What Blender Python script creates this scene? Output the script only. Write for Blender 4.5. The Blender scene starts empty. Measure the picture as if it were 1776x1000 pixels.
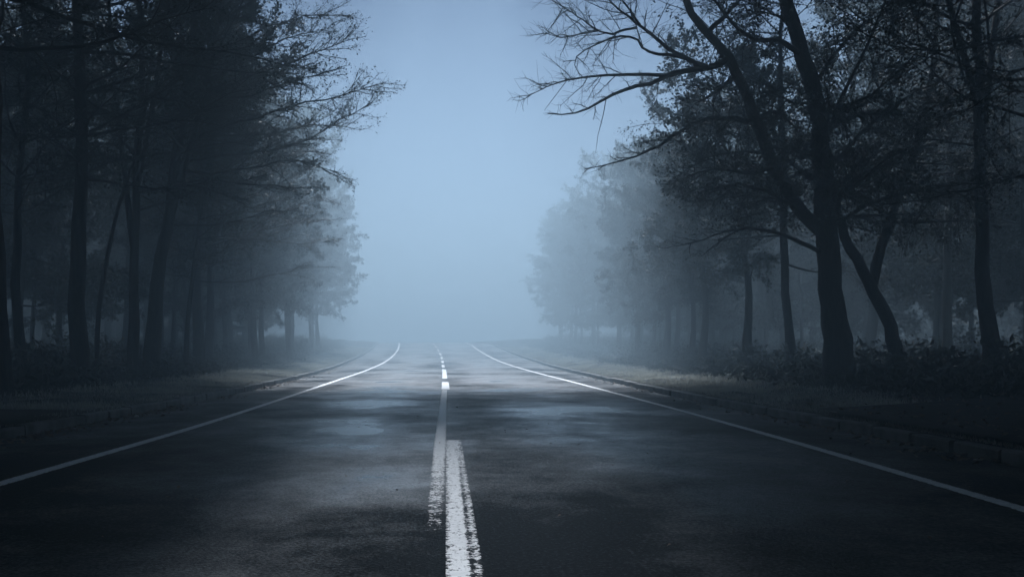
import bpy, math, random
import numpy as np

random.seed(7)
SC = bpy.context.scene
COL = SC.collection

# ------------------------------------------------------------------ scene constants
EYE = 1.03                    # camera height above the road
FPX, HX, HY = 1727.0, 773.0, 603.0   # 35 mm lens on a 1776 px wide frame, horizon 603, heading 773

# ------------------------------------------------------------------ road geometry (metres, y = distance ahead)
_D = np.linspace(-60, 420, 4801)
_s98 = 2 * 3.4e-4 * 61
_sl = np.where(_D < 37, 0, np.where(_D < 98, 2 * 3.4e-4 * (_D - 37), 0))
_sl = np.where((_D >= 98) & (_D < 130), _s98 + (_D - 98) / 32 * (-0.03 - _s98), _sl)
_sl = np.where((_D >= 130) & (_D < 170), -0.03, _sl)
_Z = np.concatenate([[0], np.cumsum((_sl[1:] + _sl[:-1]) / 2 * np.diff(_D))])
def prof(d): return np.interp(d, _D, _Z)

def table(pts):
    p = np.array(pts, float)
    x = np.interp(_D, p[:, 0], p[:, 1])
    sl = (p[-1, 1] - p[-2, 1]) / (p[-1, 0] - p[-2, 0])
    x = np.where(_D > p[-1, 0], p[-1, 1] + sl * (_D - p[-1, 0]) * .4, x)
    for w in (41, 41):
        x = np.convolve(np.pad(x, w // 2, mode='edge'), np.ones(w) / w, mode='valid')
    return lambda d: np.interp(d, _D, x)
edge_l = table([(-60,-3.5),(0,-3.5),(8,-3.42),(12,-3.29),(17.4,-3.31),(28,-3.44),(36,-3.53),(47,-3.62),(58,-3.66),(73,-3.86),(91,-4.3),(103,-4.8),(120,-6),(160,-12)])
edge_r = table([(-60,3.6),(0,3.6),(6.4,3.73),(8,3.77),(10.6,3.87),(17.6,3.94),(30,3.9),(36,3.86),(42,3.79),(50,3.64),(60,3.38),(77,3.06),(99,2.6),(120,1.6),(160,-4)])
centre = table([(-60,.02),(0,.0),(24,-.03),(41,-.07),(58,-.17),(72,-.3),(81,-.5),(93,-.86),(103,-1.25),(120,-2.4),(160,-8)])
kerb_l = table([(-60,-5.3),(0,-5.3),(11,-5.07),(14,-4.96),(18,-4.87),(22,-4.82),(30,-4.9),(45,-5.35),(60,-5.85),(86,-6.5),(103,-7),(120,-8.2),(160,-14)])
kerb_r = table([(-60,5.0),(0,5.0),(9,5.1),(11,5.14),(16,5.0),(22,4.95),(40,5.3),(63,5.5),(88,5.1),(103,4.6),(120,3.5),(160,-2)])

def at(px, py, d):
    """a point seen in the photograph at distance d"""
    return ((px - HX) / FPX * d, d, EYE - (py - HY) / FPX * d)

# ------------------------------------------------------------------ object helpers
def link(name, me, parent=None):
    o = bpy.data.objects.new(name, me); COL.objects.link(o)
    if parent: o.parent = parent
    return o
def tag(o, label=None, cat=None, group=None, kind=None):
    if label: o['label'] = label
    if cat: o['category'] = cat
    if group: o['group'] = group
    if kind: o['kind'] = kind
    return o
def empty(name, loc=(0, 0, 0), rz=0):
    o = bpy.data.objects.new(name, None); COL.objects.link(o)
    o.empty_display_size = .3
    o.location = loc; o.rotation_euler = (0, 0, rz)
    return o
def mesh_from(name, v, faces, mat, smooth=False):
    me = bpy.data.meshes.new(name)
    me.from_pydata([tuple(p) for p in v], [], [tuple(f) for f in faces])
    me.materials.append(mat)
    if smooth: me.polygons.foreach_set('use_smooth', [True] * len(me.polygons))
    me.update()
    return me
def mesh_quads(name, v, q, mat, smooth=False):
    """fast mesh from an (n,3) and an (m,k) array, k = 3 or 4"""
    me = bpy.data.meshes.new(name)
    v = np.asarray(v, np.float32); q = np.asarray(q, np.int32)
    n, k = q.shape
    me.vertices.add(len(v)); me.vertices.foreach_set('co', v.ravel())
    me.loops.add(n * k); me.loops.foreach_set('vertex_index', q.ravel())
    me.polygons.add(n)
    me.polygons.foreach_set('loop_start', np.arange(0, n * k, k, dtype=np.int32))
    me.polygons.foreach_set('loop_total', np.full(n, k, dtype=np.int32))
    if smooth: me.polygons.foreach_set('use_smooth', np.ones(n, dtype=bool))
    me.materials.append(mat)
    me.update(calc_edges=True); me.validate()
    return me
def grid_mesh(name, P, mat, smooth=True, uv=None):
    """P: (rows, cols, 3)"""
    r, c = P.shape[:2]
    i = np.arange(r * c).reshape(r, c)
    q = np.stack([i[:-1, :-1], i[:-1, 1:], i[1:, 1:], i[1:, :-1]], -1).reshape(-1, 4)
    me = mesh_quads(name, P.reshape(-1, 3), q, mat, smooth)
    if uv is not None:
        l = me.uv_layers.new(name='UVMap')
        idx = np.empty(len(me.loops), np.int32); me.loops.foreach_get('vertex_index', idx)
        l.data.foreach_set('uv', uv.reshape(-1, 2)[idx].astype(np.float32).ravel())
    return me

# ------------------------------------------------------------------ materials
def new_mat(name):
    m = bpy.data.materials.new(name); m.use_nodes = True
    nt = m.node_tree
    return m, nt, nt.nodes['Principled BSDF']
def N(nt, kind, **kw):
    n = nt.nodes.new(kind)
    for k, v in kw.items():
        if k.startswith('_'): setattr(n, k[1:], v)
        else: n.inputs[k.replace('__', ' ')].default_value = v
    return n
def ramp(nt, src, stops):
    r = nt.nodes.new('ShaderNodeValToRGB')
    el = r.color_ramp.elements
    while len(el) < len(stops): el.new(.5)
    for e, (p, c) in zip(el, stops):
        e.position = p
        e.color = (c, c, c, 1) if isinstance(c, (int, float)) else (*c, 1)
    nt.links.new(src, r.inputs[0])
    return r
def noise(nt, vec, scale, detail=4, rough=.55, dist=0):
    n = N(nt, 'ShaderNodeTexNoise', Scale=scale, Detail=detail, Roughness=rough, Distortion=dist)
    if vec is not None: nt.links.new(vec, n.inputs['Vector'])
    return n
def mapping(nt, vec, scale, loc=(0, 0, 0)):
    m = nt.nodes.new('ShaderNodeMapping'); m.inputs['Scale'].default_value = scale; m.inputs['Location'].default_value = loc
    nt.links.new(vec, m.inputs['Vector'])
    return m.outputs[0]
def math_(nt, op, a, b=None, clamp=False):
    m = nt.nodes.new('ShaderNodeMath'); m.operation = op; m.use_clamp = clamp
    for i, s in enumerate((a, b)):
        if s is None: continue
        if isinstance(s, (int, float)): m.inputs[i].default_value = s
        else: nt.links.new(s, m.inputs[i])
    return m.outputs[0]

def simple(name, dark, light, scale, rough=.8, bump=.0, spec=.3, stretch=(1, 1, 1), bscale=None, bdist=.02):
    m, nt, b = new_mat(name)
    tc = nt.nodes.new('ShaderNodeTexCoord').outputs['Object']
    vec = mapping(nt, tc, stretch)
    n = noise(nt, vec, scale, 5, .6)
    r = ramp(nt, n.outputs['Fac'], [(.3, dark), (.7, light)])
    nt.links.new(r.outputs[0], b.inputs['Base Color'])
    b.inputs['Roughness'].default_value = rough
    b.inputs['Specular IOR Level'].default_value = spec
    if bump:
        n2 = noise(nt, vec, bscale or scale * 3, 5, .65)
        bp = N(nt, 'ShaderNodeBump', Strength=bump, Distance=bdist)
        nt.links.new(n2.outputs['Fac'], bp.inputs['Height'])
        nt.links.new(bp.outputs[0], b.inputs['Normal'])
    return m

M_BARK = simple('bark', (.018, .016, .015), (.06, .052, .045), 5, .9, .8, .2, (3, 3, .6), bdist=.03)
M_TWIG = simple('twig_bark', (.02, .018, .016), (.05, .043, .037), 8, .85, 0, .2)
M_LEAF = simple('dark_leaf', (.022, .028, .020), (.06, .066, .045), 3.0, .7, 0, .25)
M_NEEDLE = simple('pine_needles', (.018, .027, .020), (.045, .058, .040), 3.0, .7, 0, .25)
M_SOIL = simple('forest_soil', (.011, .011, .010), (.034, .032, .029), 1.7, .95, .6, .15, bscale=9, bdist=.05)
M_GRASS = simple('dry_grass', (.20, .205, .18), (.42, .425, .38), 1.1, .85, 0, .2)
def translucent(m, f):
    nt = m.node_tree; b = nt.nodes['Principled BSDF']
    t = nt.nodes.new('ShaderNodeBsdfTranslucent'); mx = nt.nodes.new('ShaderNodeMixShader'); mx.inputs[0].default_value = f
    nt.links.new(b.inputs['Base Color'].links[0].from_socket, t.inputs['Color'])
    nt.links.new(b.outputs[0], mx.inputs[1]); nt.links.new(t.outputs[0], mx.inputs[2])
    nt.links.new(mx.outputs[0], nt.nodes['Material Output'].inputs['Surface'])
translucent(M_GRASS, .5)
M_KERB = simple('kerb_stone', (.018, .018, .018), (.17, .167, .16), 3.2, .75, .5, .3, bscale=45, bdist=.006)
M_DEAD = simple('dead_leaf', (.05, .032, .02), (.20, .13, .085), 9, .75, 0, .3)
M_PALE = simple('pale_stone', (.45, .44, .42), (.75, .74, .72), 14, .7, .3, .4, bdist=.005)
M_APRON = simple('worn_tarmac', (.010, .009, .009), (.03, .028, .026), 2.3, .9, .6, .1, bscale=60, bdist=.006)

def asphalt():
    m, nt, b = new_mat('wet_asphalt')
    L = nt.links
    tcn = nt.nodes.new('ShaderNodeTexCoord'); tc = tcn.outputs['Object']
    uv = nt.nodes.new('ShaderNodeSeparateXYZ'); L.new(tcn.outputs['UV'], uv.inputs[0])
    # where the surface is still wet: broad patches, broken up by finer ones
    n1 = noise(nt, mapping(nt, tc, (.34, .26, 1), (3.7, 1.3, 0)), 1.0, 3, .5, .15)
    n2 = noise(nt, mapping(nt, tc, (.95, .8, 1), (1.1, 7.3, 0)), 1.0, 5, .66, .25)
    n3 = noise(nt, mapping(nt, tc, (9, 7, 1)), 1.0, 4, .65)
    g = noise(nt, tc, 42, 5, .72)
    s = math_(nt, 'ADD', math_(nt, 'MULTIPLY', n1.outputs['Fac'], .55), math_(nt, 'MULTIPLY', n2.outputs['Fac'], .45))
    s = math_(nt, 'ADD', s, math_(nt, 'MULTIPLY', math_(nt, 'SUBTRACT', n3.outputs['Fac'], .5), .14))
    s = math_(nt, 'ADD', s, math_(nt, 'MULTIPLY', math_(nt, 'SUBTRACT', g.outputs['Fac'], .5), .16))
    # the shoulders outside the edge lines are older, drier and dirtier
    sh = math_(nt, 'ABSOLUTE', math_(nt, 'SUBTRACT', math_(nt, 'MULTIPLY', uv.outputs[0], 2), 1))
    shf = ramp(nt, sh, [(.66, 0), (.76, 1)]).outputs[0]
    s = math_(nt, 'SUBTRACT', s, math_(nt, 'MULTIPLY', shf, .05))
    # and the lanes are more polished mid-lane than beside the lines
    tr_ = math_(nt, 'COSINE', math_(nt, 'MULTIPLY', math_(nt, 'SUBTRACT', uv.outputs[0], .33), 6.2832 / .34))
    s = math_(nt, 'ADD', s, math_(nt, 'MULTIPLY', tr_, .035))
    xyz = nt.nodes.new('ShaderNodeSeparateXYZ'); L.new(tc, xyz.inputs[0])
    def blob(cx, cy, rx, ry, amp):          # a damp (+) or dried (-) area of the road
        ax = math_(nt, 'DIVIDE', math_(nt, 'SUBTRACT', xyz.outputs[0], cx), rx); ay = math_(nt, 'DIVIDE', math_(nt, 'SUBTRACT', xyz.outputs[1], cy), ry)
        q = math_(nt, 'ADD', math_(nt, 'MULTIPLY', ax, ax), math_(nt, 'MULTIPLY', ay, ay))
        return math_(nt, 'MULTIPLY', math_(nt, 'POWER', 2.718, math_(nt, 'MULTIPLY', q, -1)), amp)
    for q in ((-.95, 7.8, .8, 1.5, .06), (1.7, 14, 1.3, 5.5, .10), (-1.3, 17, 1.1, 6, .10), (-1.6, 26, 1.3, 7, .05), (1.9, 26, 1.3, 7, .05), (2.3, 8.5, .8, 1.8, .03),
              (-2.6, 5.6, 1.5, 2.2, -.15), (.75, 6.2, .7, 1.9, -.13), (2.6, 5.6, 1.3, 1.6, -.13), (-.35, 5.2, .7, .9, -.10), (.5, 17, .45, 6, -.07), (-.55, 15, .35, 6, -.06), (-2.2, 12, .6, 2.5, -.06)):
        s = math_(nt, 'ADD', s, blob(*q))
    wet = ramp(nt, s, [(.36, 0.0), (.67, 1.0)]).outputs[0]
    gcol = ramp(nt, g.outputs['Fac'], [(.40, (.0011, .0014, .0019)), (.52, (.0036, .0045, .0058)), (.68, (.050, .058, .068))])
    tone = noise(nt, mapping(nt, tc, (.5, .12, 1)), 1.0, 4, .6)
    tr = ramp(nt, tone.outputs['Fac'], [(.3, .55), (.7, 1.25)])
    mul = nt.nodes.new('ShaderNodeMix'); mul.data_type = 'RGBA'; mul.blend_type = 'MULTIPLY'; mul.inputs[0].default_value = 1
    L.new(gcol.outputs[0], mul.inputs[6]); L.new(tr.outputs[0], mul.inputs[7])
    L.new(mul.outputs[2], b.inputs['Base Color'])
    def span(src, lo, hi, sock):
        r = nt.nodes.new('ShaderNodeMapRange'); L.new(src, r.inputs[0])
        r.inputs['To Min'].default_value = lo; r.inputs['To Max'].default_value = hi
        L.new(r.outputs[0], sock)
    span(wet, .75, .24, b.inputs['Roughness'])
    spk = ramp(nt, g.outputs['Fac'], [(.38, .12), (.56, 1)]).outputs[0]
    span(math_(nt, 'MULTIPLY', wet, spk), .02, .8, b.inputs['Specular IOR Level'])
    vor = N(nt, 'ShaderNodeTexVoronoi', Scale=70.0, Randomness=1.0); L.new(tc, vor.inputs['Vector'])
    h = math_(nt, 'ADD', math_(nt, 'MULTIPLY', vor.outputs['Distance'], .6), math_(nt, 'MULTIPLY', g.outputs['Fac'], 1.3))
    bp = N(nt, 'ShaderNodeBump', Distance=.016); L.new(h, bp.inputs['Height']); span(wet, 1.0, .24, bp.inputs['Strength'])
    L.new(bp.outputs[0], b.inputs['Normal'])
    return m
M_ROAD = asphalt()

def paint(name, wear, edge, colour=.95, grain=34, slit=None, fade=None):
    """road paint: missing where a grain noise exceeds the wear; wear rises towards the edges of the stripe (uv.x 0..1)"""
    m, nt, b = new_mat(name)
    L = nt.links
    tc = nt.nodes.new('ShaderNodeTexCoord')
    uv = nt.nodes.new('ShaderNodeSeparateXYZ'); L.new(tc.outputs['UV'], uv.inputs[0])
    a = math_(nt, 'ABSOLUTE', math_(nt, 'SUBTRACT', math_(nt, 'MULTIPLY', uv.outputs[0], 2), 1))
    e = math_(nt, 'POWER', a, 4)
    g = noise(nt, mapping(nt, tc.outputs['Object'], (1, .8, 1)), grain, 6, .78)
    w = noise(nt, mapping(nt, tc.outputs['Object'], (2.2, 6, 1)), 1.6, 5, .65)
    f = math_(nt, 'ADD', g.outputs['Fac'], math_(nt, 'MULTIPLY', math_(nt, 'SUBTRACT', w.outputs['Fac'], .5), .42))
    f = math_(nt, 'ADD', f, math_(nt, 'MULTIPLY', e, edge))
    if slit is not None:      # a worn slit along the stripe, opening towards the near end (uv.y falls)
        c = math_(nt, 'DIVIDE', math_(nt, 'SUBTRACT', uv.outputs[0], slit), .085)
        gs = math_(nt, 'POWER', 2.718, math_(nt, 'MULTIPLY', math_(nt, 'MULTIPLY', c, c), -1))
        near = ramp(nt, math_(nt, 'DIVIDE', uv.outputs[1], 12), [(.60, 1), (.92, 0)]).outputs[0]
        f = math_(nt, 'ADD', f, math_(nt, 'MULTIPLY', math_(nt, 'MULTIPLY', gs, near), .17))
        side = ramp(nt, uv.outputs[0], [(slit, 0), (min(1, slit + .1), 1)]).outputs[0]
        f = math_(nt, 'ADD', f, math_(nt, 'MULTIPLY', side, .05))
    if fade is not None:      # worn away towards the near end
        fd = nt.nodes.new('ShaderNodeMapRange'); L.new(uv.outputs[1], fd.inputs[0])
        fd.inputs['From Min'].default_value = fade[0]; fd.inputs['From Max'].default_value = fade[1]
        fd.inputs['To Min'].default_value = fade[2]; fd.inputs['To Max'].default_value = 0
        f = math_(nt, 'ADD', f, fd.outputs[0])
    miss = ramp(nt, f, [(wear - .045, 0), (wear + .045, 1)]).outputs[0]
    dirt = ramp(nt, w.outputs['Fac'], [(.3, colour * .72), (.7, colour)])
    L.new(dirt.outputs[0], b.inputs['Base Color'])
    b.inputs['Roughness'].default_value = .6
    bp = N(nt, 'ShaderNodeBump', Strength=.6, Distance=.010); L.new(g.outputs['Fac'], bp.inputs['Height']); L.new(bp.outputs[0], b.inputs['Normal'])
    t = nt.nodes.new('ShaderNodeBsdfTransparent'); mx = nt.nodes.new('ShaderNodeMixShader')
    L.new(miss, mx.inputs[0]); L.new(b.outputs[0], mx.inputs[1]); L.new(t.outputs[0], mx.inputs[2])
    L.new(mx.outputs[0], nt.nodes['Material Output'].inputs['Surface'])
    return m
M_EDGE = paint('edge_line_paint', .66, .2)
M_DASH = paint('centre_dash_paint', .60, .14, slit=.70)
M_OLD = paint('worn_line_paint', .66, .2, .93, fade=(5.6, 10.5, .24))
M_BLOCK = paint('fresh_dash_paint', .72, .16, .74)

# ------------------------------------------------------------------ ground, road, kerbs, markings
rng = np.random.default_rng(11)
ds = np.concatenate([np.arange(-60, 0, 5), np.arange(0, 60, 1.0), np.arange(60, 170, 2.5), np.arange(170, 415, 15)])
def verge_h(off):
    """height of the ground above the road profile, off = metres outside the kerb"""
    return .095 + np.interp(off, [0, .6, 2, 5, 12, 30, 80, 400], [0, .03, .10, .26, .45, .7, .9, 1.0])
offs = np.array([.15, .4, .8, 1.3, 2, 3, 4.2, 6, 8, 11, 15, 22, 32, 50, 80, 140, 240, 400])
rows = []
for d in ds:
    z = prof(d); kl, kr = kerb_l(d), kerb_r(d)
    row = []
    for o in offs[::-1]:
        b_ = rng.normal(0, .03 if o < 3 else .08) * (o > .5)
        row.append((kl - o, d, z + verge_h(o - .15) + b_))
    row += [(kl - .13, d, z - .07), (kl * .5 + kr * .5, d, z - .07), (kr + .13, d, z - .07)]
    for o in offs:
        b_ = rng.normal(0, .03 if o < 3 else .08) * (o > .5)
        row.append((kr + o, d, z + verge_h(o - .15) + b_))
    rows.append(row)
link('ground', grid_mesh('ground', np.array(rows), M_SOIL, True)).__setitem__('kind', 'structure')

dr = np.concatenate([np.arange(-25, 60, .5), np.arange(60, 181, 1)])
u = np.linspace(0, 1, 21)
P = np.array([[(kerb_l(d) * (1 - t) + kerb_r(d) * t, d, prof(d) + .03 * math.sin(math.pi * t) ** .7 - .03) for t in u] for d in dr])
def road_z(x, d):
    t = (x - kerb_l(d)) / (kerb_r(d) - kerb_l(d))
    return prof(d) + .03 * np.interp(t, u, np.sin(np.pi * np.clip(u, 0, 1)) ** .7) - .03
UVr = np.array([[((q[0] - edge_l(q[1])) / (edge_r(q[1]) - edge_l(q[1])) * .68 + .16, q[1]) for q in row] for row in P])
tag(link('road', grid_mesh('road', P, M_ROAD, True, UVr)), kind='structure')

def stripe(name, xf, w, d0, d1, mat, step=.5, lift=.004):
    d = np.linspace(d0, d1, max(2, int((d1 - d0) / step) + 1))
    t = np.linspace(0, 1, 3)
    Pm = np.array([[(xf(q) + (s - .5) * w, q, road_z(xf(q) + (s - .5) * w, q) + lift) for s in t] for q in d])
    uv = np.array([[(s, q) for s in t] for q in d])
    o = link(name, grid_mesh(name, Pm, mat, True, uv))
    return tag(o, kind='structure')
stripe('edge_marking', edge_l, .145, -10, 150, M_EDGE)
stripe('edge_marking', edge_r, .135, -10, 150, M_EDGE)
stripe('centre_marking', lambda d: .088, .176, -1.6, 11.1, M_DASH, .25)
stripe('centre_marking', lambda d: np.interp(d, [6, 11, 24], [-.065, -.06, -.03]), .13, 5.6, 24.2, M_OLD, .25)
stripe('centre_marking', lambda d: centre(d) + .03, .20, 24.7, 30.0, M_BLOCK)
stripe('centre_marking', lambda d: centre(d) + .02, .17, 33.5, 46.5, M_BLOCK)
d_ = 50.0
for ln in (4.5, 4.5, 5, 5, 5, 5, 5, 5, 5):
    stripe('centre_marking', centre, .15, d_, d_ + ln, M_BLOCK)
    d_ += ln + 3.6

def kerb(xf, sgn, seed):
    """kerb stones about 0.9 m long laid end to end with open joints, a few settled or chipped"""
    r = np.random.default_rng(seed)
    v, f = [], []
    d = -12.0
    while d < 150:
        ln = .92 if d < 45 else 2.4
        gap = .012 if r.random() < .75 else .05
        dz = r.normal(0, .006); dx = r.normal(0, .006)
        w, h, c = .15, .118 + dz, .018
        prof_pts = [(0, -.06), (0, h - c), (c, h), (w - .01, h), (w, h - .01), (w, -.06)]
        base = len(v)
        for q in (d + gap, d + ln - gap):
            x0 = xf(q) + dx * sgn; z0 = prof(q) - .03
            for a, b_ in prof_pts: v.append((x0 + sgn * a, q, z0 + b_ + (.012 if b_ > 0 else 0)))
        n = len(prof_pts)
        for i in range(n - 1):
            q4 = (base + i, base + i + 1, base + n + i + 1, base + n + i)
            f.append(q4 if sgn < 0 else q4[::-1])
        f.append(tuple(base + i for i in range(n))[::-1 if sgn < 0 else 1]); f.append(tuple(base + n + i for i in range(n))[::1 if sgn < 0 else -1])
        d += ln
    return tag(link('kerb', mesh_from('kerb', v, f, M_KERB)), kind='structure')
kerb(kerb_l, -1, 3); kerb(kerb_r, 1, 4)

def apron(name, corners, lift):
    """bare dark side path meeting the kerb: corners near-inner, near-outer, far-outer, far-inner as (offset outside kerb, distance)"""
    kx, sg = (kerb_l, -1) if corners == 'left' else (kerb_r, 1)
    if sg < 0: far = lambda o: 13.6 - .16 * o; near = lambda o: 9.0; om = 9
    else: far = lambda o: 14.0 + .25 * o; near = lambda o: 7.0 - .2 * o; om = 12
    oo = np.linspace(.16, om, 16); tt = np.linspace(0, 1, 9)
    Pm = np.array([[(kx(near(o) + (far(o) - near(o)) * t) + sg * o, near(o) + (far(o) - near(o)) * t,
                     verge_h(o - .15) + .035 - .03 * min(1, o / 2) + lift) for t in tt] for o in oo])
    if sg < 0: Pm = Pm[:, ::-1]
    return tag(link(name, grid_mesh(name, Pm, M_APRON, True)), kind='structure')
apron('path', 'right', .05); apron('path', 'left', .05)

# grass on the verges
def verge_grass():
    r = np.random.default_rng(5)
    V, Q = [], []
    for sg, kx, n in ((-1, kerb_l, 80000), (1, kerb_r, 80000)):
        d = 6.5 + 84 * r.random(n) ** 1.9
        o = .17 + np.abs(r.normal(0, 1, n)) * np.interp(d, [6, 14, 30, 40, 80], [1.2, 1.2, 1.3, 1.6, 1.6])
        # bare side path leaves a gap
        if sg > 0: keep = ~((d < 14.0 + .25 * o) & (o > .3))
        else: keep = ~((d < 13.6 - .16 * o) & (o > .2))
        # tufts
        tn = np.sin(d * 2.1 + o * 1.7) + np.sin(d * .73 - o * 2.9 + 1) + r.normal(0, .9, n)
        keep &= (tn > -.9) & (o < 5.5)
        d, o = d[keep], o[keep]; n = len(d)
        x = kx(d) + sg * o
        z = prof(d) + verge_h(o - .15) - .02
        h = (.03 + .07 * r.random(n)) * np.interp(o, [.1, .8, 3], [.55, 1, 1.3])
        w = .007 + .006 * r.random(n) + .00022 * d
        a = r.random(n) * 2 * np.pi
        lean = .8 * h * r.random(n); la = r.random(n) * 2 * np.pi
        p = np.stack([x, d, z], -1)
        s = np.stack([np.cos(a), np.sin(a), 0 * a], -1) * w[:, None]
        t = p + np.stack([np.cos(la) * lean, np.sin(la) * lean, h], -1)
        b0 = sum(len(q) for q in V)
        V.append(np.stack([p - s, p + s, t], 1).reshape(-1, 3))
        Q.append(np.arange(n * 3).reshape(-1, 3) + b0)
    return mesh_quads('grass', np.concatenate(V), np.concatenate(Q), M_GRASS)
tag(link('grass', verge_grass()), 'short dry grass growing in a pale strip along both kerbs', 'grass', kind='stuff')

# fallen leaves in the gutters and on the side paths
def leaf_litter():
    r = np.random.default_rng(9)
    P, S = [], []
    for sg, kx, n in ((-1, kerb_l, 2600), (1, kerb_r, 1500)):
        d = 6 + 60 * r.random(n) ** 1.6
        o = -np.abs(r.normal(0, .24, n)) - .02
        clump = np.sin(d * 1.3 + sg) + np.sin(d * .41 + 2) + r.normal(0, .7, n)
        k = clump > -.1
        d, o = d[k], o[k]
        x = kx(d) + sg * o
        P.append(np.stack([x, d, road_z(x, d) + .008 + .02 * r.random(len(d))], -1)); S.append(.022 + .03 * r.random(len(d)))
    n = 420                                             # loose leaves on the right-hand side path and verge
    d = 8 + 7 * r.random(n); o = .3 + 4 * r.random(n) ** 1.5
    P.append(np.stack([kerb_r(d) + o, d, verge_h(o) + .085], -1)); S.append(.02 + .03 * r.random(n))
    n = 160
    d = 5 + 40 * r.random(n) ** 1.3; x = kerb_l(d) + 10 * r.random(n)
    P.append(np.stack([x, d, road_z(x, d) + .006], -1)); S.append(.010 + .016 * r.random(n))
    p = np.concatenate(P); s = np.concatenate(S); n = len(p)
    a = r.random(n) * 2 * np.pi; ti = r.normal(0, .35, n)
    ux = np.stack([np.cos(a), np.sin(a), np.sin(ti)], -1) * s[:, None]
    uy = np.stack([-np.sin(a), np.cos(a), r.normal(0, .3, n)], -1) * (s * .55)[:, None]
    v = np.stack([p - ux, p + uy + [0, 0, .006], p + ux, p - uy + [0, 0, .006]], 1).reshape(-1, 3)
    return mesh_quads('fallen_leaves', v, np.arange(n * 4).reshape(-1, 4), M_DEAD)
tag(link('fallen_leaves', leaf_litter()), 'brown dead leaves lying in the gutters beside the kerbs', 'leaves', kind='stuff')

# pale stones
def stone(name, px, py, size, label, seed, surf='road', flat=.55):
    r = np.random.default_rng(seed)
    d = FPX * (EYE - (0.0 if surf == 'road' else .16)) / (py - HY)
    x = (px - HX) / FPX * d
    z = float(road_z(x, d)) if surf == 'road' else float(prof(d) + verge_h(abs(x) - abs(kerb_r(d) if x > 0 else kerb_l(d)) - .15))
    import bmesh
    bm = bmesh.new(); bmesh.ops.create_icosphere(bm, subdivisions=2, radius=1)
    k = r.normal(0, 1, (4, 3))
    for v in bm.verts:
        c = np.array(v.co); f = 1 + .12 * sum(math.sin(float(c @ q) * 1.8) for q in k)
        v.co = (c[0] * f * size * 1.25, c[1] * f * size, c[2] * f * size * flat)
    me = bpy.data.meshes.new(name); bm.to_mesh(me); bm.free(); me.materials.append(M_PALE)
    me.polygons.foreach_set('use_smooth', [True] * len(me.polygons))
    o = link(name, me); o.location = (x, d, z + size * flat * .8); o.rotation_euler = (.1, .15, r.random() * 6)
    return tag(o, label, 'stone', 'pale stones at the roadside')
stone('stone', 238, 721, .035, 'pale whitish stone lying among dead leaves in the left gutter', 1)
stone('stone', 1211, 700, .032, 'small pale stone beside the right edge line, near the kerb', 2)
stone('stone', 1447, 708, .026, 'pale stone on the grass just behind the right kerb, larger of two', 3, 'verge')
stone('stone', 1476, 705, .016, 'tiny pale pebble on the grass behind the right kerb', 4, 'verge')
stone('stone', 1697, 793, .040, 'grey flat stone in the right gutter below the broken kerb', 5, flat=.3)

# ------------------------------------------------------------------ trees
class Tubes:
    """collects tapered tubes, batched by point count and side count"""
    def __init__(s): s.b = {}
    def add(s, pts, rad, k):
        s.b.setdefault((len(pts), k), []).append((np.asarray(pts, float), np.asarray(rad, float)))
    def many(s, P, R, k):
        for p, r in zip(P, R): s.b.setdefault((P.shape[1], k), []).append((p, r))
    def build(s, name, mat):
        V, Q, off = [], [], 0
        for (n, k), L in s.b.items():
            P = np.stack([a for a, _ in L]); R = np.stack([b for _, b in L])
            T = np.gradient(P, axis=1); T /= np.linalg.norm(T, axis=2, keepdims=True) + 1e-9
            m = T.mean(1)
            ref = np.where(np.abs(m[:, 2:3]) > .8, np.array([[1., .3, 0]]), np.array([[0, 0, 1.]]))[:, None, :]
            A = np.cross(T, ref); A /= np.linalg.norm(A, axis=2, keepdims=True) + 1e-9
            B = np.cross(T, A)
            ang = np.arange(k) / k * 2 * np.pi
            ring = P[:, :, None, :] + R[:, :, None, None] * (np.cos(ang)[None, None, :, None] * A[:, :, None, :] + np.sin(ang)[None, None, :, None] * B[:, :, None, :])
            M = len(L)
            V.append(ring.reshape(-1, 3))
            i = np.arange(M * n * k).reshape(M, n, k) + off
            j = np.roll(i, -1, axis=2)
            Q.append(np.stack([i[:, :-1], j[:, :-1], j[:, 1:], i[:, 1:]], -1).reshape(-1, 4))
            off += M * n * k
        if not V: return None
        return mesh_quads(name, np.concatenate(V), np.concatenate(Q), mat, True)

def unit(v): return v / (np.linalg.norm(v) + 1e-9)

def wander(r, p, d, L, n, wob, lift):
    pts = [np.array(p, float)]; d = unit(np.array(d, float))
    for i in range(n):
        d = unit(d + r.normal(0, wob, 3) + np.array([0, 0, lift]))
        pts.append(pts[-1] + d * L / n)
    return np.array(pts)

def resample(pts, n):
    pts = np.asarray(pts, float)
    s = np.concatenate([[0], np.cumsum(np.linalg.norm(np.diff(pts, axis=0), axis=1))])
    t = np.linspace(0, s[-1], n)
    return np.stack([np.interp(t, s, pts[:, i]) for i in range(3)], -1), s[-1]

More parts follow.
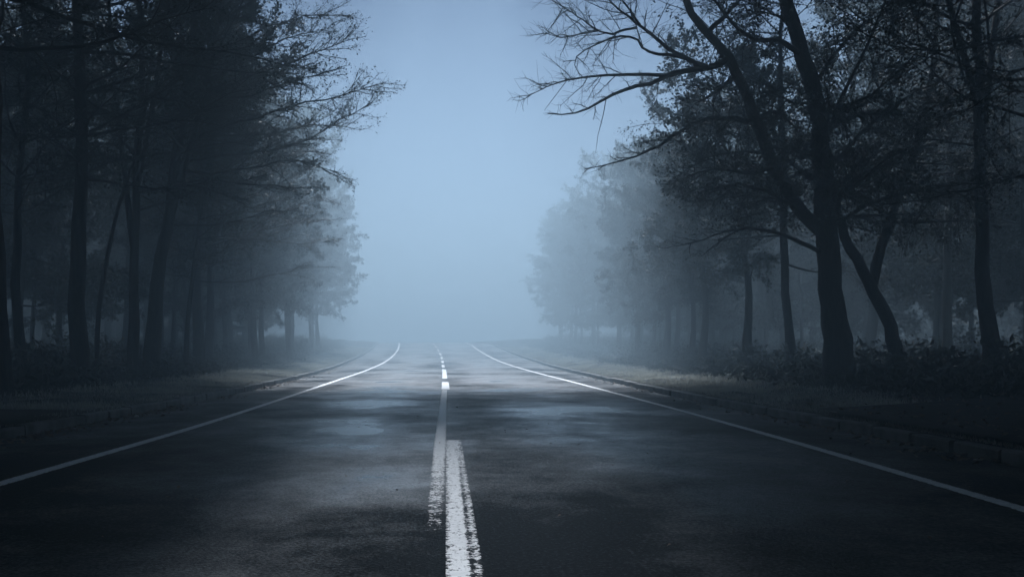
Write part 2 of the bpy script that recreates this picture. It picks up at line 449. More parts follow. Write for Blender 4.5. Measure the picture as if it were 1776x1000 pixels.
class Tree:
    def __init__(s, seed):
        s.r = np.random.default_rng(seed)
        s.trunk, s.limbs = Tubes(), Tubes()
        s.leaf_p, s.leaf_d = [], []
    def stem(s, pts, r0, r1, k=9, flare=0.0, n=None):
        pts, L = resample(pts, n or max(6, len(pts) * 3))
        pts[1:-1] += s.r.normal(0, r0 * .10, pts[1:-1].shape)
        t = np.linspace(0, 1, len(pts))
        rad = r0 + (r1 - r0) * t
        if flare: rad = rad * (1 + flare * np.exp(-t * len(pts) * .55))
        rad = rad * (1 + s.r.normal(0, .03, len(pts)))
        s.trunk.add(pts, rad, k)
        return pts, rad
    def limb(s, pts, r0, r1, k=6, jag=.12):
        pts, L = resample(pts, max(5, min(16, int(len(pts) * 2.2))))
        pts[1:-1] += s.r.normal(0, jag * L / len(pts), pts[1:-1].shape) * .6
        s.limbs.add(pts, np.linspace(r0, r1, len(pts)), k)
        return pts
    def dress(s, pts, sub_n, sub_len, twig_n, twig_len, leaf_n, flat=.8, start=.2, lift=0., twig_lift=0., fork=55, sub_r=.014, tw_r=.005, spread=1.0, taper=.55):
        """sub-branches along a limb, twigs on those, leaf positions on the twigs"""
        r = s.r
        pts = np.asarray(pts)
        seg = len(pts) - 1
        for i in range(sub_n):
            t = start + (1 - start) * (i + r.random()) / sub_n
            q = t * seg; a = min(int(q), seg - 1); f = q - a
            p = pts[a] * (1 - f) + pts[a + 1] * f
            d = unit(pts[a + 1] - pts[a])
            side = unit(np.cross(d, [0, 0, 1])) * (1 if i % 2 else -1)
            upv = np.cross(side, d)
            ang = math.radians(fork + r.normal(0, 14))
            roll = r.normal(0, (1 - flat) * 1.5)
            d2 = unit(d * math.cos(ang) + (side * math.cos(roll) + upv * math.sin(roll)) * math.sin(ang))
            L = sub_len * (1 - taper * t) * (.6 + .7 * r.random())
            if t > .93: d2 = unit(d + r.normal(0, .2, 3))
            sp = wander(r, p, d2, L, 4, .13, lift)
            s.limbs.add(sp, np.linspace(sub_r, sub_r * .4, 5), 4)
            s.twigs(sp, twig_n, twig_len, leaf_n, flat, twig_lift, tw_r, spread)
    def twigs(s, sp, n, tl, leaf_n, flat, lift, tw_r, spread=1.0):
        r = s.r
        if n <= 0: return
        t = np.linspace(.12, 1, n) + r.normal(0, .04, n); t = np.clip(t, .05, .999)
        seg = len(sp) - 1
        a = np.minimum((t * seg).astype(int), seg - 1); f = (t * seg - a)[:, None]
        p = sp[a] * (1 - f) + sp[a + 1] * f
        d = sp[a + 1] - sp[a]; d /= np.linalg.norm(d, axis=1, keepdims=True)
        side = np.cross(d, [0, 0, 1.]); side /= np.linalg.norm(side, axis=1, keepdims=True) + 1e-9
        side *= np.where(np.arange(n) % 2, 1, -1)[:, None]
        up = np.cross(side, d)
        roll = r.normal(0, (1 - flat) * 1.6, n)[:, None]
        d2 = d * .62 + (side * np.cos(roll) + up * np.sin(roll)) * .78 + r.normal(0, .18, (n, 3)) + np.array([0, 0, lift])
        d2 /= np.linalg.norm(d2, axis=1, keepdims=True)
        L = (tl * (.5 + .8 * r.random(n)) * (1.1 - .5 * t))[:, None]
        mid = p + d2 * L * .5 + r.normal(0, .05, (n, 3)) * L
        end = mid + (d2 + r.normal(0, .25, (n, 3)) + np.array([0, 0, lift * .6])) * L * .5
        s.limbs.many(np.stack([p, mid, end], 1), np.tile([tw_r, tw_r * .8, tw_r * .45], (n, 1)), 3)
        if leaf_n:
            m = n * leaf_n
            u_ = r.random((n, leaf_n, 1)) ** .8
            base = np.where(u_ < .5, p[:, None] + (mid - p)[:, None] * u_ * 2, mid[:, None] + (end - mid)[:, None] * (u_ * 2 - 1))
            lp = base + r.normal(0, .05 * spread, (n, leaf_n, 3))
            ld = d2[:, None] + r.normal(0, .7, (n, leaf_n, 3))
            s.leaf_p.append(lp.reshape(-1, 3)); s.leaf_d.append(ld.reshape(-1, 3))
    def leaves(s, name, size, aspect, mat, keep=1.0):
        if not s.leaf_p: return None
        p = np.concatenate(s.leaf_p); d = np.concatenate(s.leaf_d); r = s.r
        if keep < 1:
            m = r.random(len(p)) < keep; p, d = p[m], d[m]
        n = len(p)
        d /= np.linalg.norm(d, axis=1, keepdims=True) + 1e-9
        w = np.cross(d, r.normal(0, 1, (n, 3))); w /= np.linalg.norm(w, axis=1, keepdims=True) + 1e-9
        L = (size * (.6 + .8 * r.random(n)))[:, None]
        W = L * aspect * (.7 + .6 * r.random(n))[:, None]
        v = np.stack([p, p + d * L * .55 + w * W, p + d * L, p + d * L * .45 - w * W], 1).reshape(-1, 3)
        return mesh_quads(name, v, np.arange(n * 4).reshape(-1, 4), mat)

def grown(seed, h, r0, z0, n_limb, reach, elev, bias=(0, 0), flat=.85, sub_n=9, sub_len=1.5, twig_n=7, twig_len=.5, leaf_n=9,
          lean=(0, 0), fork=None, lift=.02, twig_lift=0., drop=1.0, spread=1.0, wob=.012, k=9, crown_pow=.8):
    """a whole tree with its base at the origin. bias = horizontal direction that draws the limbs"""
    t = Tree(seed); r = t.r
    n = 14
    zz = np.linspace(-.25, h, n)
    off = np.cumsum(r.normal(0, wob * h, (n, 2)), axis=0) * .35
    tr = np.stack([lean[0] * (zz / h) ** 1.3 + off[:, 0], lean[1] * (zz / h) ** 1.3 + off[:, 1], zz], -1)
    tr[:2, :2] = 0
    pts, rad = t.stem(tr, r0, r0 * .22, k, .35, 18)
    stems = [(pts, rad)]
    if fork:
        for (fz, fx, fy) in fork:
            i = int(np.argmin(abs(pts[:, 2] - fz))); p = pts[i]
            top = p + np.array([fx, fy, (h - fz) * .92])
            mid = p + np.array([fx * .35, fy * .35, (h - fz) * .28])
            stems.append(t.stem(np.array([p, mid, top]), rad[i] * .72, r0 * .15, 7, 0, 10))
    per = max(1, n_limb // len(stems))
    for pts, rad in stems:
        ztop = pts[-1, 2]
        for i in range(per):
            f = ((i + r.random()) / per) ** .95
            z = max(z0, pts[0, 2] + .5) + (ztop - .2 - max(z0, pts[0, 2] + .5)) * f
            j = int(np.argmin(abs(pts[:, 2] - z))); p = pts[j]
            az = i * 2.4 + r.normal(0, .5)
            hd = np.array([math.cos(az) + bias[0], math.sin(az) + bias[1], 0])
            mag = min(1.5, np.linalg.norm(hd)); hd = unit(hd)
            hf = (p[2] - z0) / max(.1, h - z0)
            L = reach * (.45 + .55 * mag) * (1 - .72 * max(0, hf) ** (1 / crown_pow)) * (.7 + .5 * r.random())
            if hf < .12: L *= .75
            e = math.radians(elev[0] + (elev[1] - elev[0]) * hf + r.normal(0, 8))
            d = hd * math.cos(e) + np.array([0, 0, math.sin(e)])
            lp = wander(r, p, d, L, 8, .12, lift)
            lr = min(rad[j] * .45, .008 * L + .012)
            t.limbs.add(lp, np.linspace(lr, .007, 9), 5)
            t.dress(lp, max(4, int(sub_n * (.5 + L / reach * .6))), sub_len, twig_n, twig_len, leaf_n, flat, .16, lift * .6, twig_lift, spread=spread)
    return t

def tree_object(kind, t, loc, label, group=None, leaf=(.06, .3, None), rz=0, keep=1.0, cat='tree'):
    root = empty(kind, loc, rz)
    tag(root, label, cat, group)
    link('trunk', t.trunk.build('trunk', M_BARK), root)
    link('branches', t.limbs.build('branches', M_TWIG), root)
    lm = t.leaves('crown', leaf[0], leaf[1], leaf[2] or M_LEAF, keep)
    if lm: link('crown', lm, root)
    return root
def copy_tree(src, loc, rz, sc, label, group, keep_label=False):
    o = src.copy(); COL.objects.link(o)
    o.location = loc; o.rotation_euler = (0, 0, rz); o.scale = sc
    if label: o['label'] = label
    if group: o['group'] = group
    for ch in list(src.children):
        c = ch.copy(); COL.objects.link(c); c.parent = o
    return o
def gz(x, d):
    kl, kr = kerb_l(d), kerb_r(d)
    o = kl - x if x < 0 else x - kr
    return float(prof(d) + verge_h(max(0, o - .15)) - .05)
def base(px, d):
    x = (px - HX) / FPX * d
    return (x, d, gz(x, d))

def pl(rows): return np.array([at(*q) for q in rows])
# ---- left front row
LW = 'woods left of the road'
tree_object('roadside_tree', grown(21, 15, .23, 5.6, 44, 4.2, (12, 38), (.35, .3), sub_n=9, twig_n=8, leaf_n=9, k=11),
            base(-8, 17), 'nearest dark trunk cut by the left border, standing by the road', leaf=(.062, .28, M_NEEDLE))
tree_object('roadside_tree', grown(22, 14, .115, 3.6, 46, 3.2, (14, 30), (.4, -.1), sub_n=9, twig_n=8, leaf_n=8, k=8),
            base(37, 24), 'slender straight trunk between the border trunk and the thick straight one', leaf=(.06, .28, M_NEEDLE))
tree_object('roadside_tree', grown(23, 17, .20, 4.6, 60, 4.2, (10, 34), (.5, 0), sub_n=9, twig_n=9, leaf_n=9, lean=(-.25, 0), k=11),
            base(137, 24), 'thick straight dark trunk with layered evergreen boughs in the left woods', leaf=(.062, .28, M_NEEDLE))
tree_object('roadside_tree', grown(24, 15, .155, 4.6, 60, 4.2, (12, 38), (.5, -.1), sub_n=9, twig_n=9, leaf_n=4, lean=(.15, 0), fork=[(3.2, -1.2, .4), (5.2, 1.6, -.5)], k=10),
            base(232, 28), 'forked tree with a slim branching stem between the thick straight trunk and the leaning one', leaf=(.06, .26, None))
t = grown(25, 15.5, .21, 4.4, 54, 4.0, (8, 42), (.6, -.1), sub_n=10, sub_len=1.4, twig_n=9, leaf_n=6, lean=(1.6, -.3), fork=[(4.6, 2.6, -.8), (6.2, 1.4, .9)], k=11, crown_pow=1.1)
B5 = np.array(base(264, 29))
for rows, n_ in [
    ([(305, 262, 29), (380, 222, 28.6), (470, 196, 28.2), (550, 172, 27.9), (612, 164, 27.6), (655, 146, 27.4)], 26),
    ([(295, 285, 29), (400, 268, 29.3), (480, 262, 29.5), (540, 238, 29.6), (592, 206, 29.6), (640, 182, 29.6)], 26),
    ([(310, 205, 29), (400, 146, 28.2), (480, 116, 27.6), (550, 92, 27.1), (602, 70, 26.8)], 26),
    ([(316, 160, 29), (390, 84, 29.5), (470, 44, 30), (540, 22, 30.3), (588, 26, 30.5)], 26),
    ([(290, 300, 29), (380, 302, 28.4), (450, 290, 28), (520, 276, 27.7), (575, 296, 27.5)], 18),
    ([(325, 110, 29), (400, 26, 28.4), (480, -24, 28), (560, -44, 27.7)], 24),
    ([(318, 170, 29), (400, 120, 30.4), (490, 70, 31.4), (570, 50, 32)], 24),
    ([(305, 240, 29), (390, 236, 30.2), (470, 232, 31), (545, 216, 31.6), (600, 220, 32)], 22),
    ([(308, 215, 29), (370, 180, 27.6), (430, 165, 26.6), (500, 140, 25.8), (560, 128, 25.3)], 22)]:
    L = t.limb(pl(rows) - B5, .055, .008, 6, .10)
    t.dress(L, n_, 1.35, 10, .42, 6, flat=.72, start=.12, lift=.015, twig_lift=.05, fork=48, taper=.35)
    t.dress(L, 10, .8, 9, .36, 1, flat=.4, start=.55, lift=.02, twig_lift=.1, taper=.3)
tree_object('roadside_tree', t, tuple(B5), 'leaning forked tree spreading its wide layered crown out over the road', leaf=(.055, .26, None))
tree_object('roadside_tree', grown(26, 11, .085, 3.0, 46, 4.0, (4, 34), (.9, -.2), sub_n=9, twig_n=9, leaf_n=4, lean=(.9, 0), k=8, twig_len=.55),
            base(322, 33), 'thin leaning tree with low wispy boughs to the right of the wide leaning crown', leaf=(.05, .26, None))
t = Tree(61)
p0 = np.array([0, 0, -.2])
st, ra = t.stem([p0, (.1, 0, 2.2), (.55, -.1, 4.2), (1.25, -.2, 6.2), (1.6, -.2, 9)], .075, .02, 7)
for tz, dx in ((9, -.9), (11, .9), (13, -.7), (14, .8)):
    lp = t.limb(wander(t.r, st[min(tz, len(st) - 1)], (dx, .1, 1.0), 2.4, 6, .1, .03), .03, .006)
    t.dress(lp, 9, 1.1, 7, .45, 2, .5, .1)
tree_object('sapling', t, base(166, 26), 'bare crooked sapling forking beside the thick straight trunk', leaf=(.05, .26, None))

# ---- the big tree on the right: limbs drawn one by one, each with its own depth
t = Tree(31)
B0 = np.array(base(1460, 23.0))
main, mr = t.stem(np.concatenate([[B0 + [0, 0, -.3]], pl([(1450, 560, 23), (1441, 480, 23), (1433, 400, 23), (1428, 300, 23), (1421, 200, 23), (1398, 110, 22.9), (1372, 30, 22.8), (1345, -70, 22.8), (1330, -200, 23)])]), .31, .10, 14, .5, 30)
stB, rB = t.stem(pl([(1432, 410, 23), (1385, 360, 22.6), (1343, 290, 22.2), (1313, 215, 21.9), (1287, 145, 21.6), (1264, 98, 21.4), (1228, 62, 21.2), (1196, 22, 21), (1172, -45, 20.8), (1160, -140, 20.6)]), .17, .05, 10, 0, 26)
bare = dict(flat=.35, lift=.02, twig_lift=.12, sub_r=.012, tw_r=.0045)
L = t.limb(pl([(1264, 100, 21.4), (1240, 117, 21.3), (1200, 121, 21.2), (1160, 130, 21.0), (1130, 145, 20.8), (1098, 151, 20.7), (1060, 165, 20.5), (1020, 188, 20.4), (985, 199, 20.3), (950, 197, 20.2)]), .075, .010, 7, .05)
t.dress(L, 12, .55, 6, .3, 0, start=.15, **bare)
L = t.limb(pl([(1160, 131, 21), (1120, 128, 21.2), (1070, 130, 21.4), (1030, 132, 21.5), (985, 137, 21.6), (950, 150, 21.7), (916, 166, 21.8)]), .045, .008, 6, .05)
t.dress(L, 16, 1.0, 9, .4, 0, start=.3, **bare)
L = t.limb(pl([(1228, 117, 21.2), (1195, 104, 21), (1162, 86, 20.8), (1132, 62, 20.6), (1104, 40, 20.5), (1066, 10, 20.3), (1035, -20, 20.2)]), .055, .012, 6, .05)
t.dress(L, 14, 1.2, 9, .45, 0, start=.2, **bare)
L = t.limb(pl([(1192, 102, 21), (1166, 96, 21), (1142, 95, 21.1), (1116, 86, 21.3), (1104, 65, 21.4), (1072, 62, 21.5), (1035, 76, 21.6), (1008, 90, 21.7), (994, 106, 21.8), (1004, 128, 21.8)]), .04, .008, 6, .04)
t.dress(L, 12, .8, 8, .38, 0, start=.3, **bare)
L = t.limb(pl([(1104, 48, 20.5), (1082, 52, 20.4), (1060, 60, 20.3), (1038, 54, 20.2), (1012, 36, 20.1), (984, 16, 20), (960, 2, 19.9)]), .03, .007, 5, .05)
t.dress(L, 16, 1.1, 9, .42, 0, start=.15, **bare)
L = t.limb(pl([(1040, 53, 20.2), (1005, 60, 20.3), (975, 66, 20.4), (946, 58, 20.5)]), .02, .005, 5, .05)
t.dress(L, 10, .9, 8, .38, 0, start=.1, **bare)
L = t.limb(pl([(1110, 44, 20.6), (1090, 15, 20.8), (1062, -20, 21)]), .03, .012, 5, .05)
t.dress(L, 8, 1.2, 8, .42, 0, start=.1, **bare)
t.limbs.add(pl([(1052, 168, 20.5), (1046, 200, 20.4), (1037, 235, 20.4), (1033, 265, 20.4)]), [.010, .008, .006, .004], 4)
t.limbs.add(pl([(985, 137, 21.6), (968, 160, 21.6), (948, 186, 21.6), (944, 192, 21.6)]), [.010, .008, .006, .004], 4)
t.limb(pl([(1290, 150, 21.6), (1250, 96, 21.3), (1234, 70, 21.2)]), .03, .02, 5, .02)
L = t.limb(pl([(1312, 215, 21.9), (1270, 204, 21.7), (1232, 205, 21.5), (1200, 215, 21.3), (1162, 240, 21.2), (1138, 256, 21.1), (1098, 273, 21), (1058, 284, 20.9), (1014, 293, 20.8)]), .065, .007, 6, .04)
t.dress(L[:9], 16, 1.3, 9, .45, 9, flat=.3, lift=-.01, twig_lift=-.05, start=.02)
t.dress(L, 10, .6, 7, .3, 0, start=.5, **bare)
# arching boughs in front of the sky and the low drooping ones
L = t.limb(pl([(1396, 98, 22.9), (1352, 70, 22.4), (1310, 70, 22), (1286, 56, 21.8), (1264, 33, 21.6), (1244, 8, 21.5), (1224, -25, 21.4)]), .07, .02, 6, .04)
t.dress(L, 16, 1.0, 7, .4, 6, flat=.3, start=.2)
L = t.limb(pl([(1385, 60, 22.8), (1350, 28, 22.4), (1318, 20, 22.2), (1290, 26, 22)]), .04, .012, 5, .04)
t.dress(L, 12, .9, 8, .4, 8, flat=.3, start=.1, twig_lift=-.1)
L = t.limb(pl([(1424, 178, 23), (1378, 180, 22.6), (1352, 166, 22.3), (1322, 160, 22)]), .04, .01, 5, .04)
t.dress(L, 14, 1.0, 8, .42, 10, flat=.3, start=.05, twig_lift=-.15)
L = t.limb(pl([(1440, 446, 23), (1398, 424, 22.8), (1345, 402, 22.4), (1292, 393, 22), (1258, 411, 21.8), (1226, 436, 21.7)]), .06, .012, 6, .03)
t.dress(L, 8, .6, 5, .3, 1, start=.4, **bare)
L = t.limb(pl([(1300, 395, 22), (1252, 402, 22.2), (1210, 420, 22.4), (1160, 428, 22.6)]), .032, .007, 5, .03)
t.dress(L, 9, .6, 5, .3, 1, start=.3, **bare)
fol = dict(flat=.25, lift=-.005, twig_lift=-.18, start=.08)
for rows, n_, ln in [
    ([(1345, 292, 22.2), (1300, 300, 21.6), (1240, 292, 21), (1190, 305, 20.6)], 15, 1.5),
    ([(1430, 330, 23), (1370, 280, 23.6), (1300, 260, 24), (1235, 270, 24.4), (1180, 300, 24.6)], 20, 1.6),
    ([(1432, 390, 23), (1370, 350, 23.8), (1300, 335, 24.6), (1215, 350, 25)], 18, 1.5),
    ([(1428, 300, 23), (1500, 225, 23.3), (1580, 160, 23.6), (1660, 125, 24)], 20, 1.8),
    ([(1426, 250, 23), (1472, 140, 22.6), (1520, 40, 22), (1560, -60, 21.6)], 18, 1.8),
    ([(1436, 400, 23), (1520, 345, 22.4), (1610, 330, 22), (1700, 350, 21.6)], 20, 1.7),
    ([(1430, 340, 23), (1510, 300, 24), (1600, 250, 25), (1690, 235, 26)], 20, 1.8),
    ([(1410, 150, 23), (1450, 90, 23.8), (1500, 40, 24.6), (1550, 10, 25.4)], 18, 1.8),
    ([(1430, 360, 23), (1470, 330, 21.6), (1520, 290, 20.4), (1560, 262, 19.4)], 18, 1.7),
    ([(1420, 200, 23), (1460, 190, 22), (1520, 160, 21), (1590, 90, 20)], 16, 1.7),
    ([(1428, 310, 23), (1402, 268, 21.6), (1385, 262, 20.2)], 14, 1.4),
    ([(1430, 360, 23), (1452, 318, 21.4), (1470, 322, 20)], 14, 1.4),
    ([(1426, 240, 23), (1440, 190, 21.6), (1436, 178, 20.4)], 14, 1.4),
    ([(1432, 370, 23), (1490, 300, 22.6), (1560, 280, 22.2), (1640, 285, 22)], 18, 1.7),
    ([(1434, 385, 23), (1500, 372, 24), (1580, 372, 24.8), (1660, 388, 25.4)], 18, 1.5),
    ([(1424, 230, 23), (1500, 195, 24.4), (1590, 200, 25.6), (1680, 190, 26.6)], 18, 1.8),
    ([(1390, 365, 22.6), (1330, 330, 21.4), (1270, 318, 20.6), (1222, 330, 20)], 14, 1.3),
    ([(1313, 210, 21.9), (1340, 190, 22.6), (1365, 205, 23.2), (1390, 240, 23.6)], 10, .9),
    ([(1280, 130, 21.5), (1240, 160, 22.2), (1205, 180, 22.8)], 10, .9),
    ([(1225, 60, 21.2), (1255, 30, 21.8), (1290, -10, 22.4), (1330, -40, 23)], 14, 1.3),
    ([(1345, -80, 22.8), (1300, -130, 22), (1230, -160, 21), (1150, -190, 20)], 16, 1.8),
    ([(1335, -150, 23), (1400, -220, 22), (1480, -260, 21), (1560, -290, 20)], 16, 1.9),
    ([(1165, -100, 20.7), (1090, -160, 19.6), (1000, -200, 18.6)], 14, 1.8)]:
    L = t.limb(pl(rows), .06, .012, 6, .06)
    t.dress(L, n_, ln, 8, .5, 11, **fol)
def recentre(t, b):
    for tb in (t.trunk, t.limbs):
        for key in tb.b: tb.b[key] = [(p - b, r) for p, r in tb.b[key]]
    t.leaf_p = [p - b for p in t.leaf_p]
recentre(t, B0)
tree_object('big_roadside_tree', t, tuple(B0), 'great old tree reaching long bare limbs over the right lane', leaf=(.07, .22, None))

# ---- leaning neighbour
t = Tree(32)
B1 = np.array(base(1568, 24.5))
st, ra = t.stem(np.concatenate([[B1 + [0, 0, -.3]], pl([(1542, 560, 24.4), (1507, 490, 24.2), (1474, 432, 24), (1455, 380, 23.9), (1450, 320, 23.9)])]), .19, .09, 11, .3, 18)
s2, r2 = t.stem(pl([(1512, 500, 24.3), (1524, 440, 24.5), (1541, 390, 24.8), (1565, 320, 25), (1600, 230, 25.2), (1620, 100, 25.4), (1630, -60, 25.4)]), .13, .04, 9, 0, 18)
for rows, n_ in [([(1560, 335, 25), (1640, 300, 25.2), (1740, 290, 25.6)], 16), ([(1595, 240, 25.2), (1540, 180, 25.6), (1500, 110, 26)], 16), ([(1612, 150, 25.3), (1690, 90, 25), (1750, 60, 24.6)], 16),
                 ([(1622, 80, 25.4), (1580, 10, 24.6), (1540, -50, 24)], 15), ([(1543, 385, 24.8), (1610, 385, 24), (1700, 380, 23.4)], 14), ([(1604, 215, 25.2), (1660, 215, 24.4), (1720, 190, 23.6)], 15)]:
    t.dress(t.limb(pl(rows), .05, .012, 6, .06), n_, 1.7, 8, .5, 10, **fol)
recentre(t, B1)
tree_object('leaning_tree', t, tuple(B1), 'steeply leaning dark tree resting close beside the great old tree', leaf=(.07, .22, None))

# ---- other front trees on the right
tree_object('roadside_tree', grown(41, 15, .17, 4.0, 46, 4.2, (12, 40), (-.3, -.2), flat=.45, sub_n=9, leaf_n=10, fork=[(6.0, -2.2, -.3), (5.0, 1.2, .3)], twig_lift=-.12, k=11),
            base(1718, 22), 'straight dark trunk with raised forked limbs near the right border', leaf=(.07, .24, None))
tree_object('roadside_tree', grown(42, 14, .12, 4.4, 40, 3.8, (5, 36), (-.2, -.1), flat=.4, sub_n=9, leaf_n=10, twig_lift=-.15, k=9),
            base(1643, 27), 'slim dark trunk between the steeply leaning tree and the border trunk on the right', leaf=(.07, .24, None))
tree_object('roadside_tree', grown(43, 15, .14, 3.6, 44, 4.6, (0, 34), (-.4, -.1), flat=.4, sub_n=9, leaf_n=10, twig_lift=-.15, k=9),
            base(1371, 31), 'slim trunk just left of the great old tree, under its drooping boughs', leaf=(.07, .24, None))
tree_object('roadside_tree', grown(44, 14, .11, 3.8, 36, 4.0, (0, 34), (-.3, -.1), flat=.4, sub_n=9, leaf_n=10, twig_lift=-.1, k=8),
            base(1800, 18), 'nearest bough-laden tree at the right border, mostly out of view', leaf=(.07, .24, None))

# ---- woods behind: five grown kinds, copied
KW = dict(k=7, sub_n=9, twig_n=8, leaf_n=17)
protos = []
protos.append(grown(51, 15, .17, 3.0, 30, 4.6, (2, 35), (.3, 0), flat=.6, sub_len=1.8, spread=1.5, **KW))
protos.append(grown(52, 17, .20, 4.5, 30, 4.8, (6, 38), (0, 0), flat=.5, fork=[(5, 1.8, .5)], sub_len=1.8, spread=1.5, **KW))
protos.append(grown(53, 14, .13, 2.4, 30, 3.8, (-4, 30), (.2, 0), flat=.7, sub_len=1.6, spread=1.4, **KW))
protos.append(grown(54, 18, .23, 3.4, 34, 5.4, (0, 34), (.2, .1), flat=.5, fork=[(6, -1.8, .5), (7, 1.6, -.6)], sub_len=2.0, spread=1.6, **KW))
protos.append(grown(55, 12, .10, 1.4, 30, 3.4, (-2, 34), (0, 0), flat=.6, sub_len=1.6, spread=1.4, **KW))
src = []
r = random.Random(3)
place = []
# first row following the road edge, then deeper rows
for side in (-1, 1):
    d = 36.0 if side < 0 else 34.0
    while d < (84 if side < 0 else 100):
        off = r.uniform(3.4, 5.4) if side < 0 else (r.uniform(4.6, 6.0) if d < 54 else r.uniform(6.4, 8.0) if d < 72 else r.uniform(5.6, 6.8))
        place.append((side, d + r.uniform(-1, 1), off, True)); d += r.uniform(4.2, 6.2) if side < 0 else r.uniform(3.0, 4.6)
    for lo, hi, d0, d1, st in ((6.8, 9.5, 26, 92, 4.6), (10, 14, 22, 92, 4.8), (15, 20, 20, 112, 7.0), (21, 27, 22, 112, 8.0)):
        d = d0 + r.uniform(0, 3)
        while d < d1:
            place.append((side, d, r.uniform(lo, hi) + (2.5 if side > 0 and lo < 12 else 0), False)); d += st * r.uniform(.8, 1.25)
for side, d, off, first in place:
    x = (kerb_l(d) - off) if side < 0 else (kerb_r(d) + off)
    k = r.choice([0, 1, 1, 2, 3, 3, 4]) if not first else r.choice([0, 1, 2, 3, 3])
    front = first
    w = 'left' if side < 0 else 'right'
    if front and d < 70:
        label = f'fog-veiled tree in the roadside row beyond the front trees, {w} of the road'; g = f'misty roadside row {w} of the road'
    elif front:
        label = f'pale tree almost lost in the distant mist along the {w} roadside'; g = f'far misty trees {w} of the road'
    else:
        label = f'dark tree massed in the dim woods behind the {w} roadside trees'; g = f'dim woods {w} of the road'
    s = r.uniform(.76, .93) * ((.70 if d < 54 else .84) if first and side > 0 else 1)
    sc = (s, s, s * r.uniform(.92, 1.05))
    rz = r.uniform(-.9, .9) + (0 if side < 0 else math.pi)
    loc = (float(x), float(d), gz(x, d))
    if k not in [q for q, _ in src]:
        o = tree_object('woodland_tree', protos[k], loc, label, g, (.14, .38, None), rz); o.scale = sc
        src.append((k, o))
    else:
        o = copy_tree(dict(src)[k], loc, rz, sc, label, g)

# ---- the rest of the forest, one mass: far to either side, and the stretch of road behind, plus an added shade canopy
SHADE_ROOF, SUN_GAP = 3000, 11.0  # leaf count of the added shade canopy; its reach at the sun gap
def forest_mass():
    r = np.random.default_rng(77)
    tb = Tubes(); LP, LS = [], []
    spots = []
    for side in (-1, 1):
        for d in np.arange(-40, 128, 6.0):
            for off in (24.5, 29, 34, 40, 47, 55):
                spots.append((side, d + r.uniform(-2.5, 2.5), off + r.uniform(-2, 2)))
        for d in np.arange(-42, 12, 5.0):
            for off in (4.5, 9, 14, 20, 25):
                if d > 6 and off < 8: continue
                spots.append((side, d + r.uniform(-2, 2), off + r.uniform(-1.5, 1.5)))
    for side, d, off in spots:
        x = (kerb_l(d) - off) if side < 0 else (kerb_r(d) + off)
        z = gz(x, d); h = r.uniform(11.5, 15.8)
        tb.add(np.array([(x, d, z - .2), (x + r.normal(0, .1), d, z + h * .5), (x + r.normal(0, .2), d, z + h * .95)]), [.17, .12, .04], 6)
        n = 620
        zz = z + .3 + (h - .3) * r.random(n) ** .85
        hf = (zz - z) / h
        rad = 3.6 * np.sqrt(np.clip(1.05 - hf, 0, 1)) * np.sqrt(r.random(n)) + .1
        a = r.random(n) * 2 * np.pi
        LP.append(np.stack([x + rad * np.cos(a), d + rad * np.sin(a), zz], -1)); LS.append(r.uniform(.22, .5, n))
    # unseen canopy added over the near road to shade it, gapped to admit sun
    for d in np.arange(-46, 41, 1.5):
        for side in (-1, 1):
            z1 = min(17.0, max(6.5, 2.0 + .37 * d) + r.uniform(0, 1.2))
            x0 = (kerb_l(d) - 3) if side < 0 else (kerb_r(d) + 3)
            x1 = x0 - side * r.uniform(6, 9)
            tb.add(np.array([(x0, d, z1 + .2), ((x0 + x1) / 2, d + r.normal(0, .8), z1 + 1.6), (x1, d + r.normal(0, 1.2), z1 + 2.2)]), [.09, .06, .02], 5)
            n = int(SHADE_ROOF * np.interp(d, [9, 17, 24, 34, 41], [1.2, 1, .62, .25, .10]))
            f = r.random(n)
            LP.append(np.stack([x0 - side * (-3.5 + f * (SUN_GAP if 7 < d < 25 else 12.0)), d + r.normal(0, 1.3, n), np.minimum(z1 + .4 + 2 * f + np.abs(r.normal(0, 1.6, n)), 19.0 - .5 * r.random(n))], -1)); LS.append(r.uniform(.2, .42, n))
    o = link('forest', tb.build('forest', M_BARK))
    p = np.concatenate(LP); s = np.concatenate(LS)[:, None]; n = len(p)
    u1 = r.normal(0, 1, (n, 3)); u1[:, 2] *= .5; u1 /= np.linalg.norm(u1, axis=1, keepdims=True)
    u2 = np.cross(u1, r.normal(0, 1, (n, 3))); u2 /= np.linalg.norm(u2, axis=1, keepdims=True)
    v = np.stack([p - u1 * s, p + u2 * s * .5, p + u1 * s, p - u2 * s * .5], 1).reshape(-1, 3)
    c = link('foliage', mesh_quads('foliage', v, np.arange(n * 4).reshape(-1, 4), M_LEAF), o)
    return o
tag(forest_mass(), 'dark mass of forest closing off the view behind the roadside trees, with an added unseen canopy shading the near road', 'forest', kind='stuff')

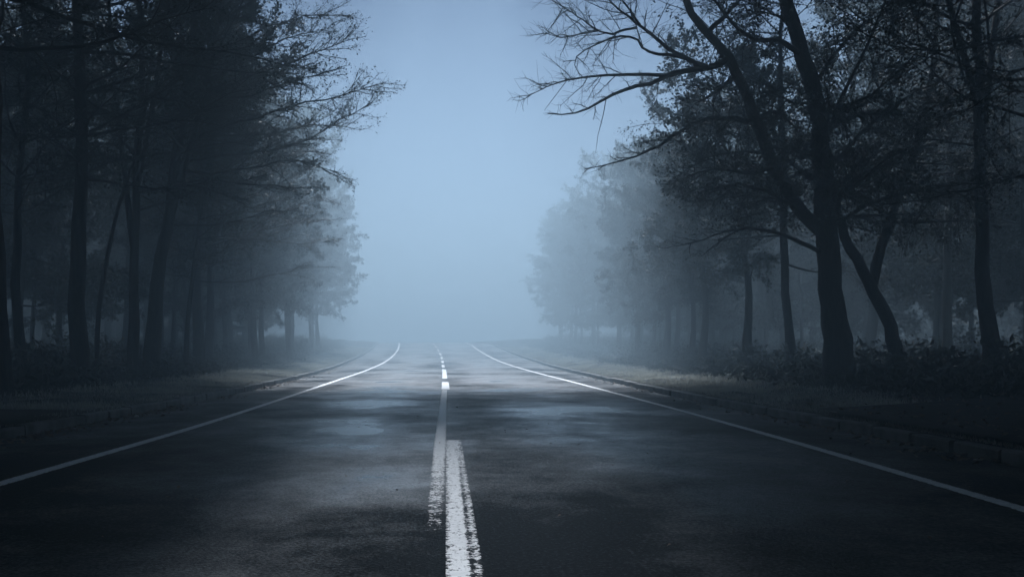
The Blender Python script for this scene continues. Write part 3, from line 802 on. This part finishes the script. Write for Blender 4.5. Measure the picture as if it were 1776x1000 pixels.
# undergrowth on the forest floor
def undergrowth():
    r = np.random.default_rng(15)
    P, S = [], []
    for side, kx in ((-1, kerb_l), (1, kerb_r)):
        for i in range(1200):
            d = 15 + 85 * r.random() ** 1.3; off = 3.0 + 24 * r.random() ** 1.5
            x = kx(d) + side * off; z = gz(x, d)
            n = 130; h = r.uniform(.3, 1.1) * (.45 if off < 4.5 else 1); w = r.uniform(.5, 1.1)
            q = r.normal(0, 1, (n, 3)); q /= np.linalg.norm(q, axis=1, keepdims=True); q *= (r.random((n, 1)) ** .4)
            P.append(np.stack([x + q[:, 0] * w, d + q[:, 1] * w, z + np.abs(q[:, 2]) * h], -1)); S.append(r.uniform(.05, .12, n))
    p = np.concatenate(P); s = np.concatenate(S)[:, None]; n = len(p)
    u1 = r.normal(0, 1, (n, 3)); u1 /= np.linalg.norm(u1, axis=1, keepdims=True)
    u2 = np.cross(u1, r.normal(0, 1, (n, 3))); u2 /= np.linalg.norm(u2, axis=1, keepdims=True)
    v = np.stack([p - u1 * s, p + u2 * s * .4, p + u1 * s, p - u2 * s * .4], 1).reshape(-1, 3)
    return mesh_quads('undergrowth', v, np.arange(n * 4).reshape(-1, 4), M_LEAF)
tag(link('undergrowth', undergrowth()), 'low dark undergrowth covering the forest floor between the trunks', 'undergrowth', kind='stuff')

# ------------------------------------------------------------------ haze, sky, sun, camera
DENS, ANIS, HCOL = .0255, .31, (.33, .435, .51)
hb = []
for z in (-2.4, 19.6):
    hb += [(-425, -70, z), (425, -70, z), (425, 430, z), (-425, 430, z)]
mh = bpy.data.materials.new('haze'); mh.use_nodes = True
nt = mh.node_tree; nt.nodes.remove(nt.nodes['Principled BSDF'])
pv = nt.nodes.new('ShaderNodeVolumePrincipled')
pv.inputs['Color'].default_value = (*HCOL, 1); pv.inputs['Density'].default_value = DENS; pv.inputs['Anisotropy'].default_value = ANIS
nt.links.new(pv.outputs[0], nt.nodes['Material Output'].inputs['Volume'])
hz = link('haze', mesh_from('haze', hb, [(0, 3, 2, 1), (4, 5, 6, 7), (0, 1, 5, 4), (1, 2, 6, 5), (2, 3, 7, 6), (3, 0, 4, 7)], mh))
tag(hz, 'cold pale fog hanging over the road and woods', 'fog', kind='stuff')

SUN_EL, SUN_STR, SKY_STR = math.radians(52), 5.0, .05
w = bpy.data.worlds.new('World'); SC.world = w; w.use_nodes = True
sky = w.node_tree.nodes.new('ShaderNodeTexSky'); sky.sky_type = 'NISHITA'; sky.sun_disc = False
sky.sun_elevation = SUN_EL; sky.sun_rotation = 0.0
sky.air_density = 0.3; sky.dust_density = 0.0; sky.ozone_density = 1.5
bg = w.node_tree.nodes['Background']; bg.inputs['Strength'].default_value = SKY_STR
w.node_tree.links.new(sky.outputs[0], bg.inputs['Color'])

sl = bpy.data.lights.new('sun', 'SUN'); sl.energy = SUN_STR; sl.angle = math.radians(11); sl.color = (.85, .91, 1.0)
so = bpy.data.objects.new('sun', sl); COL.objects.link(so)
so.rotation_euler = (-(math.pi / 2 - SUN_EL), 0, 0); so.location = (0, 60, 60)

cam = bpy.data.cameras.new('camera'); co = bpy.data.objects.new('camera', cam); COL.objects.link(co)
co.location = (0, 0, EYE); co.rotation_euler = (math.pi / 2, 0, 0)
cam.sensor_width = 36; cam.lens = 36 * FPX / 1776
cam.shift_x = (888 - HX) / 1776; cam.shift_y = (HY - 500) / 1776
cam.clip_start = .05; cam.clip_end = 2000
SC.camera = co

SC.cycles.volume_bounces = 1
SC.cycles.max_bounces = 8
SC.cycles.transparent_max_bounces = 16
SC.cycles.use_denoising = True
vs = SC.view_settings
vs.view_transform = 'Standard'; vs.look = 'None'; vs.exposure = 2.2; vs.gamma = 1
